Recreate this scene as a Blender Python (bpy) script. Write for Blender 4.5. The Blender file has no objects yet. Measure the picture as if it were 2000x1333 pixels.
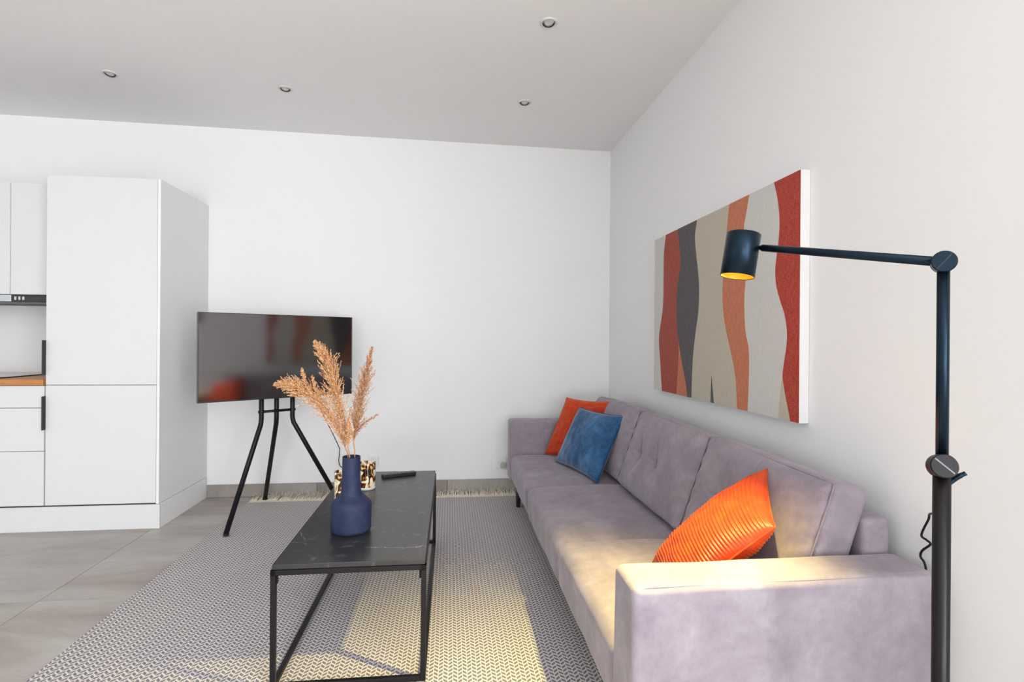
import bpy, bmesh, math, random
from mathutils import Vector, Matrix, noise

random.seed(7)
S = bpy.context.scene
COL = S.collection
PI = math.pi

# ------------------------------------------------------------------ camera
YAW, PITCH, ROLL, CAMZ = 0.1157, -0.0005, 0.0074, 1.1197
cam_d = bpy.data.cameras.new('camera')
cam = bpy.data.objects.new('camera', cam_d)
COL.objects.link(cam)
cam_d.sensor_width = 36.0
cam_d.lens = 36.0 * 1059.11 / 2000.0
cam_d.clip_start = 0.02
fw = Vector((math.sin(YAW) * math.cos(PITCH), math.cos(YAW) * math.cos(PITCH), math.sin(PITCH)))
rt = Vector((math.cos(YAW), -math.sin(YAW), 0))
up = rt.cross(fw)
rt2 = rt * math.cos(ROLL) + up * math.sin(ROLL)
up2 = up * math.cos(ROLL) - rt * math.sin(ROLL)
m = Matrix((rt2, up2, -fw)).transposed().to_4x4()
m.translation = Vector((0, 0, CAMZ))
cam.matrix_world = m
S.camera = cam

# ------------------------------------------------------------------ world, lights, exposure
S.view_settings.view_transform = 'Standard'
S.view_settings.look = 'None'
S.view_settings.gamma = 1.0
S.view_settings.use_curve_mapping = False
S.view_settings.exposure = -0.04
W = bpy.data.worlds.new('overcast_sky')
S.world = W
W.use_nodes = True
W.node_tree.nodes['Background'].inputs[0].default_value = (0.85, 0.92, 1.0, 1)
W.node_tree.nodes['Background'].inputs[1].default_value = 1.5

XW, YB, XL, YR = 1.2185, 4.0389, -5.2, -5.2       # right wall, back wall, left wall, rear wall


def area(name, loc, rot, sx, sy, power, col):
    d = bpy.data.lights.new(name, 'AREA')
    d.shape = 'RECTANGLE'
    d.size, d.size_y, d.energy, d.color = sx, sy, power, col
    o = bpy.data.objects.new(name, d)
    o.location, o.rotation_euler = loc, rot
    COL.objects.link(o)
    return o


# daylight that enters through the rear glazing and the side window (both behind the viewer)
area('daylight_rear_window', (-0.35, YR - 0.03, 1.25), (PI / 2, 0, 0), 2.7, 2.1, 62, (0.945, 0.972, 1.0))
area('daylight_side_window', (XL - 0.03, -1.2, 1.3), (PI / 2, 0, -PI / 2), 2.4, 1.9, 4, (0.945, 0.972, 1.0))
# added upward fill at the rear glazing, brightens the ceiling like ground-reflected light
area('added_ceiling_fill', (-0.35, YR - 0.02, 0.75), (PI / 2 + 0.75, 0, 0), 2.7, 1.0, 92, (0.95, 0.975, 1.0))
area('added_fill_right', (XW + 0.03, -1.5, 1.25), (PI / 2, 0, PI / 2), 2.4, 2.1, 225, (0.945, 0.972, 1.0))  # added fill from an unseen right side, brightens the cabinet side panel


# ------------------------------------------------------------------ helpers
def lin(c):
    return tuple(((v / 255) / 12.92 if v / 255 <= 0.04045 else ((v / 255 + 0.055) / 1.055) ** 2.4) for v in c) + (1,)


class NT:
    """small wrapper for building node materials"""
    def __init__(s, name):
        s.m = bpy.data.materials.new(name)
        s.m.use_nodes = True
        s.t = s.m.node_tree
        s.b = s.t.nodes['Principled BSDF']

    def n(s, typ, **k):
        o = s.t.nodes.new(typ)
        for a, v in k.items():
            setattr(o, a, v)
        return o

    def l(s, a, b):
        s.t.links.new(a, b)

    def set(s, **k):
        for a, v in k.items():
            s.b.inputs[a.replace('_', ' ')].default_value = v

    def math(s, op, a, b=None, c=None):
        o = s.n('ShaderNodeMath', operation=op)
        for i, v in enumerate((a, b, c)):
            if v is None:
                continue
            if isinstance(v, (int, float)):
                o.inputs[i].default_value = v
            else:
                s.l(v, o.inputs[i])
        return o.outputs[0]

    def coord(s, scale=(1, 1, 1), kind='Object'):
        c = s.n('ShaderNodeTexCoord')
        mp = s.n('ShaderNodeMapping')
        mp.inputs['Scale'].default_value = scale
        s.l(c.outputs[kind], mp.inputs[0])
        return mp.outputs[0]

    def noise(s, vec, scale, detail=4, rough=0.55, dist=0.0):
        o = s.n('ShaderNodeTexNoise')
        o.inputs['Scale'].default_value = scale
        o.inputs['Detail'].default_value = detail
        o.inputs['Roughness'].default_value = rough
        o.inputs['Distortion'].default_value = dist
        s.l(vec, o.inputs['Vector'])
        return o.outputs[0]

    def ramp(s, fac, stops):
        o = s.n('ShaderNodeValToRGB')
        while len(o.color_ramp.elements) > 2:
            o.color_ramp.elements.remove(o.color_ramp.elements[-1])
        for i, (p, c) in enumerate(stops):
            e = o.color_ramp.elements[i] if i < 2 else o.color_ramp.elements.new(p)
            e.position, e.color = p, c
        s.l(fac, o.inputs[0])
        return o.outputs[0]

    def mix(s, fac, a, b, mode='MIX'):
        o = s.n('ShaderNodeMix', data_type='RGBA', blend_type=mode)
        for i, v in ((0, fac), (6, a), (7, b)):
            if isinstance(v, (int, float, tuple)):
                o.inputs[i].default_value = v
            else:
                s.l(v, o.inputs[i])
        return o.outputs[2]

    def bump(s, h, strength=0.2, dist=0.01):
        o = s.n('ShaderNodeBump')
        o.inputs['Strength'].default_value = strength
        o.inputs['Distance'].default_value = dist
        s.l(h, o.inputs['Height'])
        s.l(o.outputs[0], s.b.inputs['Normal'])

    def color(s, c):
        s.l(c, s.b.inputs['Base Color'])


def plain(name, rgb, rough=0.5, metal=0.0, spec=0.5):
    k = NT(name)
    k.set(Base_Color=lin(rgb), Roughness=rough, Metallic=metal)
    k.b.inputs['Specular IOR Level'].default_value = spec
    return k.m


def obj(name, bm, mat, parent=None, smooth=False, recalc=True):
    me = bpy.data.meshes.new(name)
    if recalc:
        bmesh.ops.recalc_face_normals(bm, faces=bm.faces)
    bm.to_mesh(me)
    bm.free()
    for mm in (mat if isinstance(mat, (list, tuple)) else [mat]):
        me.materials.append(mm)
    if smooth:
        for p in me.polygons:
            p.use_smooth = True
    o = bpy.data.objects.new(name, me)
    COL.objects.link(o)
    if parent:
        o.parent = parent
    return o


def tag(o, label=None, cat=None, group=None, kind=None):
    for k, v in (('label', label), ('category', cat), ('group', group), ('kind', kind)):
        if v:
            o[k] = v
    return o


def thing(name, label, cat, loc=(0, 0, 0), rz=0, group=None):
    o = bpy.data.objects.new(name, None)
    o.empty_display_size = 0.05
    COL.objects.link(o)
    o.location = loc
    o.rotation_euler = (0, 0, rz)
    return tag(o, label, cat, group)


def box(bm, x0, x1, y0, y1, z0, z1, bev=0.0, seg=2):
    b = bmesh.new()
    v = [b.verts.new((x, y, z)) for x in (x0, x1) for y in (y0, y1) for z in (z0, z1)]
    for f in ((0, 1, 3, 2), (4, 6, 7, 5), (0, 4, 5, 1), (2, 3, 7, 6), (0, 2, 6, 4), (1, 5, 7, 3)):
        b.faces.new([v[i] for i in f])
    if bev:
        bmesh.ops.bevel(b, geom=list(b.edges), offset=bev, segments=seg, profile=0.5, affect='EDGES')
    me = bpy.data.meshes.new('t')
    b.to_mesh(me)
    b.free()
    bm.from_mesh(me)
    bpy.data.meshes.remove(me)
    return bm


def B(*a, **k):
    return box(bmesh.new(), *a, **k)


def frame_of(t):
    t = t.normalized()
    a = Vector((0, 0, 1)) if abs(t.z) < 0.9 else Vector((1, 0, 0))
    u = t.cross(a).normalized()
    return u, t.cross(u).normalized()


def tube(bm, pts, r, n=12, caps=True):
    pts = [Vector(p) for p in pts]
    rings = []
    u = None
    for i, p in enumerate(pts):
        if i == 0:
            t = pts[1] - p
        elif i == len(pts) - 1:
            t = p - pts[i - 1]
        else:
            t = (pts[i + 1] - p).normalized() + (p - pts[i - 1]).normalized()
        t = t.normalized()
        if u is None:
            u, w = frame_of(t)
        else:
            u = (u - t * u.dot(t)).normalized()
            w = t.cross(u)
        rr = r[i] if isinstance(r, (list, tuple)) else r
        rings.append([bm.verts.new(p + (u * math.cos(2 * PI * k / n) + w * math.sin(2 * PI * k / n)) * rr) for k in range(n)])
    for a, b in zip(rings, rings[1:]):
        for k in range(n):
            bm.faces.new((a[k], a[(k + 1) % n], b[(k + 1) % n], b[k]))
    if caps:
        bm.faces.new(rings[0][::-1])
        bm.faces.new(rings[-1])
    return bm


def lathe(bm, prof, n=48, mat=None, cap=True):
    """revolve (r,z) about z; mat = 4x4 placement"""
    rings = []
    M = mat or Matrix.Identity(4)
    for r, z in prof:
        if r < 1e-6:
            rings.append([bm.verts.new(M @ Vector((0, 0, z)))])
        else:
            rings.append([bm.verts.new(M @ Vector((r * math.cos(2 * PI * k / n), r * math.sin(2 * PI * k / n), z))) for k in range(n)])
    for a, b in zip(rings, rings[1:]):
        for k in range(n):
            q = [a[k % len(a)], a[(k + 1) % n % len(a)], b[(k + 1) % n % len(b)], b[k % len(b)]]
            q2 = []
            for v in q:
                if v not in q2:
                    q2.append(v)
            if len(q2) > 2:
                bm.faces.new(q2)
    return bm


def along(p, d):
    """matrix that puts z axis along d at p"""
    d = Vector(d).normalized()
    return Matrix.Translation(Vector(p)) @ d.to_track_quat('Z', 'Y').to_matrix().to_4x4()


def smoothpath(pts, n=8):
    """Catmull-Rom through the points"""
    P = [Vector(p) for p in pts]
    P = [P[0] * 2 - P[1]] + P + [P[-1] * 2 - P[-2]]
    out = []
    for i in range(1, len(P) - 2):
        for k in range(n):
            t = k / n
            a, b, c, d = P[i - 1:i + 3]
            out.append(0.5 * ((2 * b) + (c - a) * t + (2 * a - 5 * b + 4 * c - d) * t * t + (3 * b - a - 3 * c + d) * t ** 3))
    out.append(P[-2])
    return out


def soft_box(hx, hy, hz, r, fn=None, m=14, k=4):
    """rounded box as a clean grid, optional displacement fn(p, n) -> p"""
    bm = bmesh.new()

    def samp(h):
        a = [-h + r * (1 - math.cos(i / k * PI / 2) * 1.0) * 1.0 if False else -h + r * i / k for i in range(k)]
        mid = [-(h - r) + (2 * (h - r)) * i / m for i in range(m + 1)]
        return a + mid + [-v for v in a[::-1]]
    sx, sy, sz = samp(hx), samp(hy), samp(hz)
    cache = {}

    def vert(x, y, z):
        key = (round(x, 6), round(y, 6), round(z, 6))
        if key not in cache:
            p = Vector((x, y, z))
            i = Vector((max(-(hx - r), min(hx - r, x)), max(-(hy - r), min(hy - r, y)), max(-(hz - r), min(hz - r, z))))
            d = p - i
            if d.length > 1e-9:
                nn = d.normalized()
                p = i + nn * r
            else:
                nn = Vector((0, 0, 0))
            if fn:
                p = fn(p, nn)
            cache[key] = bm.verts.new(p)
        return cache[key]

    def face(A, Bq, f):
        for i in range(len(A) - 1):
            for j in range(len(Bq) - 1):
                vs = [f(A[i], Bq[j]), f(A[i + 1], Bq[j]), f(A[i + 1], Bq[j + 1]), f(A[i], Bq[j + 1])]
                try:
                    bm.faces.new(vs)
                except ValueError:
                    pass
    for s in (-1, 1):
        face(sx, sy, lambda a, b: vert(a, b, s * hz))
        face(sx, sz, lambda a, b: vert(a, s * hy, b))
        face(sy, sz, lambda a, b: vert(s * hx, a, b))
    return bm


# ------------------------------------------------------------------ materials
def wall_mat(name, rgb):
    k = NT(name)
    v = k.coord()
    k.color(k.mix(k.noise(v, 1.2, 3), lin(rgb), lin(tuple(c - 3 for c in rgb))))
    k.set(Roughness=0.75)
    k.b.inputs['Specular IOR Level'].default_value = 0.2
    k.bump(k.noise(v, 180, 3), 0.06, 0.002)
    return k.m


M_wall = wall_mat('white_wall_paint', (239, 239, 239))
M_ceil = wall_mat('white_ceiling_paint', (240, 239, 238))
M_lacq = plain('white_satin_lacquer', (217, 217, 217), 0.5, spec=0.2)
M_panel_lift = plain('white_panel_shade_lift', (231, 231, 230), 0.6, spec=0.2)  # same cabinet white, colour raised to offset the shade on the side
M_gap = plain('cabinet_carcass_grey', (150, 150, 150), 0.7)
M_black = plain('black_powder_coat', (20, 18, 23), 0.4, spec=0.25)
M_lamp = plain('blue_black_lamp_metal', (27, 42, 55), 0.34, 0.85)
M_lowpole = plain('dark_lamp_tube', (14, 9, 11), 0.36, spec=0.3)
M_handle = plain('black_matt_handle', (34, 32, 40), 0.5)
M_steel = plain('brushed_steel', (190, 192, 192), 0.3, 1.0)
M_dark = plain('dark_filter_mesh', (52, 48, 48), 0.5)
M_plastic_w = plain('white_plastic', (232, 232, 230), 0.4)
M_bulb = plain('frosted_halogen_lens', (200, 200, 198), 0.3)
M_chrome = plain('satin_reflector', (165, 163, 158), 0.35, 0.6)


def tile_mat(name='taupe_concrete_look_tile', dk=0):
    k = NT(name)
    v = k.coord((0.8, 2.4, 1), 'Object')
    oi = k.n('ShaderNodeObjectInfo')
    mp = k.n('ShaderNodeVectorMath', operation='ADD')
    k.l(v, mp.inputs[0])
    sc = k.n('ShaderNodeVectorMath', operation='SCALE')
    cb = k.n('ShaderNodeCombineXYZ')
    k.l(oi.outputs['Random'], cb.inputs[0])
    k.l(oi.outputs['Random'], cb.inputs[1])
    k.l(cb.outputs[0], sc.inputs[0])
    sc.inputs['Scale'].default_value = 30
    k.l(sc.outputs[0], mp.inputs[1])
    f = k.noise(mp.outputs[0], 1.7, 8, 0.62, 0.6)
    c = k.ramp(f, [(0.32, lin((154 - dk, 143 - dk, 136 - dk))), (0.5, lin((175 - dk, 168 - dk, 162 - dk))), (0.68, lin((194 - dk, 189 - dk, 184 - dk)))])
    g = k.noise(mp.outputs[0], 60, 4, 0.6)
    k.color(k.mix(0.12, c, k.ramp(g, [(0.3, lin((95, 88, 82))), (0.7, lin((190, 184, 178)))])))
    k.set(Roughness=0.42)
    k.b.inputs['Specular IOR Level'].default_value = 0.4
    k.bump(g, 0.05, 0.002)
    return k.m


M_tile = tile_mat()
M_skirt = tile_mat('taupe_skirting_tile', 26)
M_grout = plain('brown_grey_grout', (104, 92, 86), 0.9)


def rug_mat():
    k = NT('herringbone_flatweave')
    c = k.n('ShaderNodeTexCoord')
    s = k.n('ShaderNodeSeparateXYZ')
    wob = k.noise(c.outputs['Object'], 5, 2)
    k.l(c.outputs['Object'], s.inputs[0])
    x = k.math('ADD', s.outputs[0], k.math('MULTIPLY', wob, 0.006))
    y = k.math('ADD', s.outputs[1], k.math('MULTIPLY', wob, 0.010))
    cw, p = 0.0160, 0.0200
    u = k.math('DIVIDE', x, cw)
    fx = k.math('FRACT', u)
    par = k.math('MODULO', k.math('ABSOLUTE', k.math('FLOOR', u)), 2.0)
    sgn = k.math('SUBTRACT', k.math('MULTIPLY', par, 2.0), 1.0)
    off = k.math('MULTIPLY', k.math('MULTIPLY', sgn, fx), cw * 0.85)
    v = k.math('FRACT', k.math('ADD', k.math('DIVIDE', k.math('ADD', y, off), p), 1000.0))
    d1 = k.math('ABSOLUTE', k.math('SUBTRACT', v, 0.5))
    inb = k.math('LESS_THAN', d1, 0.30)
    d2 = k.math('ABSOLUTE', k.math('SUBTRACT', fx, 0.5))
    col = k.math('LESS_THAN', d2, 0.42)
    mask = k.math('MULTIPLY', inb, col)
    fib = k.noise(c.outputs['Object'], 420, 2)
    big = k.noise(c.outputs['Object'], 2.2, 3)
    dk = k.mix(fib, lin((94, 92, 100)), lin((150, 147, 152)))
    lt = k.mix(fib, lin((196, 190, 188)), lin((238, 232, 228)))
    lt = k.mix(k.math('MULTIPLY', big, 0.25), lt, lin((200, 192, 186)))
    k.color(k.mix(mask, lt, dk))
    k.set(Roughness=0.95)
    k.b.inputs['Specular IOR Level'].default_value = 0.1
    h = k.math('ADD', k.math('MULTIPLY', mask, -0.6), k.math('MULTIPLY', fib, 0.5))
    k.bump(h, 0.5, 0.002)
    return k.m


M_rug = rug_mat()


def fibre(name, a, b, scale=60):
    k = NT(name)
    v = k.coord()
    k.color(k.mix(k.noise(v, scale, 3), lin(a), lin(b)))
    k.set(Roughness=0.95)
    k.b.inputs['Specular IOR Level'].default_value = 0.1
    return k.m


M_fringe = fibre('cream_cotton_fringe', (205, 195, 176), (240, 232, 216))


def suede(name, a, b, c, sheen=0.25, scale=7, fine=True):
    k = NT(name)
    v = k.coord()
    n1 = k.noise(v, scale, 6, 0.65, 0.4)
    col = k.ramp(n1, [(0.3, lin(a)), (0.52, lin(b)), (0.72, lin(c))])
    n2 = k.noise(v, 300, 3)
    n3 = k.noise(v, 38, 5, 0.7)
    col = k.mix(0.22, col, k.ramp(n3, [(0.35, lin(a)), (0.65, lin(c))]))
    k.color(col)
    k.set(Roughness=0.85)
    k.b.inputs['Specular IOR Level'].default_value = 0.15
    k.b.inputs['Sheen Weight'].default_value = sheen
    k.b.inputs['Sheen Roughness'].default_value = 0.4
    k.bump(k.math('ADD', n2, k.math('MULTIPLY', n3, 0.6)), 0.12, 0.002)
    return k.m


M_sofa = suede('lilac_grey_suede', (129, 119, 129), (147, 138, 146), (165, 156, 163))
M_seam = plain('sofa_seam_thread', (104, 94, 106), 0.9)
M_blue = suede('blue_velvet', (28, 58, 92), (48, 90, 134), (84, 128, 168), 0.5, 9)


def rib_mat():
    k = NT('orange_ribbed_velvet')
    v = k.coord()
    n = k.noise(v, 24, 4, 0.6)
    k.color(k.ramp(n, [(0.25, lin((178, 42, 5))), (0.55, lin((200, 58, 8))), (0.85, lin((220, 80, 12)))]))
    k.set(Roughness=0.5)
    k.b.inputs['Sheen Weight'].default_value = 0.4
    k.b.inputs['Sheen Tint'].default_value = lin((255, 150, 60))
    k.bump(k.noise(v, 260, 2), 0.15, 0.002)
    return k.m


M_orange = rib_mat()


def marble():
    k = NT('black_marble_laminate')
    v = k.coord((1, 1, 1))
    base = k.mix(k.noise(v, 9, 6, 0.65, 0.5), lin((20, 21, 25)), lin((46, 47, 50)))
    c = k.n('ShaderNodeTexCoord')
    sp = k.n('ShaderNodeSeparateXYZ')
    k.l(c.outputs['Object'], sp.inputs[0])
    wob = k.math('MULTIPLY', k.math('SUBTRACT', k.noise(v, 7, 5, 0.6), 0.5), 0.16)
    tot = None
    # thin diagonal veins: (angle, offset, half width)
    for a, off, w_ in ((0.62, 0.30, 0.0016), (0.50, -0.02, 0.0012), (-0.9, 0.12, 0.0012), (1.15, -0.33, 0.0010), (0.2, -0.45, 0.0014)):
        q_ = k.math('ADD', k.math('MULTIPLY', sp.outputs[0], math.sin(a)), k.math('MULTIPLY', sp.outputs[1], math.cos(a)))
        d = k.math('ABSOLUTE', k.math('SUBTRACT', k.math('ADD', q_, wob), off))
        f = k.math('LESS_THAN', d, w_)
        tot = f if tot is None else k.math('MAXIMUM', tot, f)
    brk = k.ramp(k.noise(v, 5, 3), [(0.46, (0, 0, 0, 1)), (0.60, (1, 1, 1, 1))])
    f = k.math('MULTIPLY', k.math('MULTIPLY', tot, brk), 0.75)
    spk = k.ramp(k.noise(v, 26, 4, 0.6), [(0.60, (0, 0, 0, 1)), (0.78, (1, 1, 1, 1))])
    f2 = k.math('MAXIMUM', f, k.math('MULTIPLY', spk, 0.22))
    k.color(k.mix(f2, base, lin((190, 192, 196))))
    k.set(Roughness=0.30)
    k.b.inputs['Specular IOR Level'].default_value = 0.65
    return k.m


M_marble = marble()


def wood():
    k = NT('oiled_oak_stave')
    v = k.coord((3, 40, 40))
    oi = k.n('ShaderNodeObjectInfo')
    n = k.noise(v, 2.5, 5, 0.6, 0.5)
    a = k.ramp(n, [(0.3, lin((160, 92, 42))), (0.7, lin((206, 140, 78)))])
    r = k.ramp(oi.outputs['Random'], [(0.0, lin((150, 82, 34))), (1.0, lin((224, 160, 88)))])
    k.color(k.mix(0.5, a, r))
    k.set(Roughness=0.42)
    return k.m


M_wood = wood()


def ceramic():
    k = NT('matt_navy_ceramic')
    v = k.coord()
    n = k.noise(v, 30, 5, 0.65)
    k.color(k.ramp(n, [(0.25, lin((27, 33, 57))), (0.8, lin((43, 53, 86)))]))
    k.set(Roughness=0.62)
    k.b.inputs['Specular IOR Level'].default_value = 0.3
    k.bump(k.noise(v, 220, 3), 0.25, 0.002)
    return k.m


M_vase = ceramic()


def tortoise():
    k = NT('tortoiseshell_glass')
    v = k.coord((1, 1, 0.75))
    n = k.noise(v, 44, 2, 0.5, 1.2)
    c = k.ramp(n, [(0.40, lin((30, 12, 6))), (0.455, lin((120, 60, 18))), (0.49, lin((196, 150, 60))),
                   (0.56, lin((232, 206, 150))), (0.62, lin((246, 240, 228)))])
    k.color(c)
    k.set(Roughness=0.06)
    k.b.inputs['Coat Weight'].default_value = 0.6
    return k.m


M_tort = tortoise()


def screen():
    k = NT('glossy_dark_screen')
    v = k.coord()
    k.color(k.mix(k.noise(v, 2, 2), lin((9, 8, 11)), lin((13, 11, 14))))
    k.set(Roughness=0.09, IOR=2.6)
    return k.m


M_screen = screen()
M_bezel = plain('grey_metal_bezel', (120, 118, 120), 0.35, 0.7)


def pampas(name, a, b, c):
    k = NT(name)
    g = k.n('ShaderNodeNewGeometry')
    k.color(k.ramp(g.outputs['Random Per Island'], [(0.0, lin(a)), (0.5, lin(b)), (1.0, lin(c))]))
    k.set(Roughness=0.85)
    k.b.inputs['Specular IOR Level'].default_value = 0.1
    return k.m


M_pamp = pampas('dried_pampas_tan', (172, 102, 54), (222, 164, 108), (252, 228, 190))
M_pamp2 = pampas('dried_pampas_brown', (132, 78, 46), (192, 136, 92), (238, 206, 168))
M_stem = plain('dried_stem', (176, 132, 92), 0.7)
M_sole = plain('dark_stained_leg', (40, 28, 34), 0.45)


def inner_gold():
    return plain('gold_shade_lining', (232, 190, 70), 0.35, 0.3)


M_gold = inner_gold()
k = NT('warm_led_bulb')
k.set(Base_Color=lin((255, 220, 150)))
k.b.inputs['Emission Color'].default_value = lin((255, 205, 110))
k.b.inputs['Emission Strength'].default_value = 9.0
M_glow = k.m

# ------------------------------------------------------------------ room shell
def st(name, bm, mat, parent=None):
    o = obj(name, bm, mat, parent)
    if not parent:
        o['kind'] = 'structure'
    return o


def ceil_z(x):
    return 2.574 + (XW - x) * 0.0118


st('wall_back', B(XL - 0.12, XW + 0.12, YB, YB + 0.12, -0.05, 2.80), M_wall)
b = bmesh.new()
box(b, XW, XW + 0.12, -0.25, YB, -0.05, 2.8)
box(b, XW, XW + 0.12, YR - 0.12, -2.75, -0.05, 2.8)
box(b, XW, XW + 0.12, -2.75, -0.25, -0.05, 0.18)
box(b, XW, XW + 0.12, -2.75, -0.25, 2.32, 2.8)
st('wall_right', b, M_wall)
# rear wall (behind the viewer) with a wide window opening
b = bmesh.new()
box(b, XL - 0.12, -1.75, YR - 0.12, YR, -0.05, 2.8)
box(b, 1.05, XW + 0.12, YR - 0.12, YR, -0.05, 2.8)
box(b, -1.75, 1.05, YR - 0.12, YR, -0.05, 0.18)
box(b, -1.75, 1.05, YR - 0.12, YR, 2.32, 2.8)
st('wall_rear', b, M_wall)
b = bmesh.new()
box(b, XL - 0.12, XL, YR, -2.45, -0.05, 2.8)
box(b, XL - 0.12, XL, 0.05, YB, -0.05, 2.8)
box(b, XL - 0.12, XL, -2.45, 0.05, -0.05, 0.32)
box(b, XL - 0.12, XL, -2.45, 0.05, 2.28, 2.8)
st('wall_left', b, M_wall)
w = st('window_1', B(-1.75, 1.05, YR - 0.10, YR - 0.05, 0.18, 0.23), M_plastic_w)
for x0 in (-1.75, -0.82, 0.09, 1.00):
    obj('window_frame', B(x0, x0 + 0.05, YR - 0.10, YR - 0.05, 0.23, 2.27), M_plastic_w, w)
obj('window_frame', B(-1.75, 1.05, YR - 0.10, YR - 0.05, 2.27, 2.32), M_plastic_w, w)
w = st('window_2', B(XL - 0.10, XL - 0.05, -2.45, 0.05, 0.32, 0.37), M_plastic_w)
for y0 in (-2.45, -1.225, 0.0):
    obj('window_frame', B(XL - 0.10, XL - 0.05, y0, y0 + 0.05, 0.37, 2.23), M_plastic_w, w)
obj('window_frame', B(XL - 0.10, XL - 0.05, -2.45, 0.05, 2.23, 2.28), M_plastic_w, w)
w = st('added_window_right', B(XW + 0.05, XW + 0.10, -2.75, -0.25, 0.18, 0.23), M_plastic_w)  # unseen window added to go with the right fill light
for y0 in (-2.75, -1.525, -0.30):
    obj('window_frame', B(XW + 0.05, XW + 0.10, y0, y0 + 0.05, 0.23, 2.27), M_plastic_w, w)
obj('window_frame', B(XW + 0.05, XW + 0.10, -2.75, -0.25, 2.27, 2.32), M_plastic_w, w)
# ceiling, falling very slightly towards the right wall
b = bmesh.new()
vs = []
for z in (0.0, 0.15):
    for x, y in ((XL - 0.12, YR - 0.12), (XW + 0.12, YR - 0.12), (XW + 0.12, YB + 0.12), (XL - 0.12, YB + 0.12)):
        vs.append(b.verts.new((x, y, ceil_z(x) + z)))
b.faces.new(vs[:4])
b.faces.new(vs[4:])
for i in range(4):
    j = (i + 1) % 4
    b.faces.new((vs[i], vs[j], vs[j + 4], vs[i + 4]))
st('ceiling', b, M_ceil)

# floor: grout bed with one object for each large tile
floor = st('floor', B(XL - 0.12, XW + 0.12, YR - 0.12, YB + 0.12, -0.06, -0.0015), M_grout)
T = 0.94
tile_mesh = None
for i in range(-4, 4):
    for j in range(-9, 3):
        x0, x1 = -1.72 + i * T, -1.72 + (i + 1) * T
        y0, y1 = 2.512 + j * T, 2.512 + (j + 1) * T
        cx0, cx1, cy0, cy1 = max(x0, XL), min(x1, XW), max(y0, YR), min(y1, YB)
        if cx1 - cx0 < 0.02 or cy1 - cy0 < 0.02:
            continue
        full = abs((cx1 - cx0) - T) < 1e-6 and abs((cy1 - cy0) - T) < 1e-6
        cx, cy = (cx0 + cx1) / 2, (cy0 + cy1) / 2
        if full and tile_mesh:
            o = bpy.data.objects.new('floor_tile', tile_mesh)
            COL.objects.link(o)
            o.parent = floor
        else:
            hx, hy = (cx1 - cx0) / 2 - 0.0014, (cy1 - cy0) / 2 - 0.0014
            o = obj('floor_tile', B(-hx, hx, -hy, hy, -0.01, 0.0, bev=0.0008, seg=1), M_tile, floor)
            if full:
                tile_mesh = o.data
        o.location = (cx, cy, 0)

# tile skirting along back and right walls
sk = st('baseboard_back', B(-1.68, XW - 0.012, YB - 0.003, YB, 0, 0.086), M_grout)
x = -1.683
while x < XW - 0.02:
    x1 = min(XW - 0.01, {True: -0.935}.get(x < -1.6, x + 0.93))
    obj('skirting_tile', B(x + 0.0012, x1 - 0.0012, YB - 0.011, YB - 0.003, 0.001, 0.089, bev=0.0008, seg=1), M_skirt, sk)
    x = x1
sk = st('baseboard_right', B(XW - 0.003, XW, YR, YB - 0.012, 0, 0.086), M_grout)
y = YR
while y < YB - 0.02:
    y1 = min(YB - 0.012, y + 0.93)
    obj('skirting_tile', B(XW - 0.011, XW - 0.003, y + 0.0012, y1 - 0.0012, 0.001, 0.089, bev=0.0008, seg=1), M_skirt, sk)
    y = y1

# ------------------------------------------------------------------ kitchen
XC, YF, ZT, ZP = -1.686, 3.403, 2.054, 0.1516


def handle(parent, x, z0, z1):
    b = B(x - 0.004, x, YF - 0.028, YF + 0.002, z0, z1, bev=0.0008, seg=1)
    return obj('handle', b, M_handle, parent)


tc = thing('tall_cabinet', 'tall white cabinet with two flat doors, standing right of the drawers by the back wall', 'cabinet', (-1.993, 3.72, 0))
tc_loc = Vector(tc.location)


def child(name, b, mat, parent, smooth=False):
    """mesh given in world coordinates, parented to an empty that is only translated"""
    bmesh.ops.translate(b, verts=b.verts, vec=-Vector(parent.location))
    return obj(name, b, mat, parent, smooth)


child('side_panel', B(XC - 0.016, XC, YF - 0.002, YB - 0.003, ZP - 0.006, ZT, bev=0.001, seg=1), M_panel_lift, tc)
child('side_panel', B(XC - 0.616, XC - 0.600, YF + 0.02, YB - 0.003, ZP - 0.006, ZT, bev=0.001, seg=1), M_panel_lift, tc)
child('carcass', B(XC - 0.600, XC - 0.016, YF + 0.020, YB - 0.005, ZP - 0.006, ZT - 0.001), M_gap, tc)
d = child('door', B(XC - 0.613, XC - 0.0185, YF, YF + 0.019, 0.8462, ZT, bev=0.0012, seg=2), M_lacq, tc)
h = handle(None, XC - 0.613, 0.905, 1.103)
h.parent = d
h.location = -tc_loc
d = child('door', B(XC - 0.613, XC - 0.0185, YF, YF + 0.019, ZP, 0.8432, bev=0.0012, seg=2), M_lacq, tc)
h = handle(None, XC - 0.613, 0.588, 0.782)
h.parent = d
h.location = -tc_loc

pl = thing('kitchen_plinth', 'continuous white plinth board along the floor under the kitchen cabinets', 'plinth', (-2.4, 3.6, 0))
child('front_board', B(-4.10, XC + 0.002, YF + 0.004, YF + 0.020, 0.0, ZP - 0.010, bev=0.001, seg=1), M_lacq, pl)
child('side_board', B(XC - 0.014, XC + 0.002, YF + 0.0205, YB - 0.012, 0.0, ZP - 0.008, bev=0.001, seg=1), M_panel_lift, pl)

# base units with drawers
XD = XC - 0.617


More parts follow.
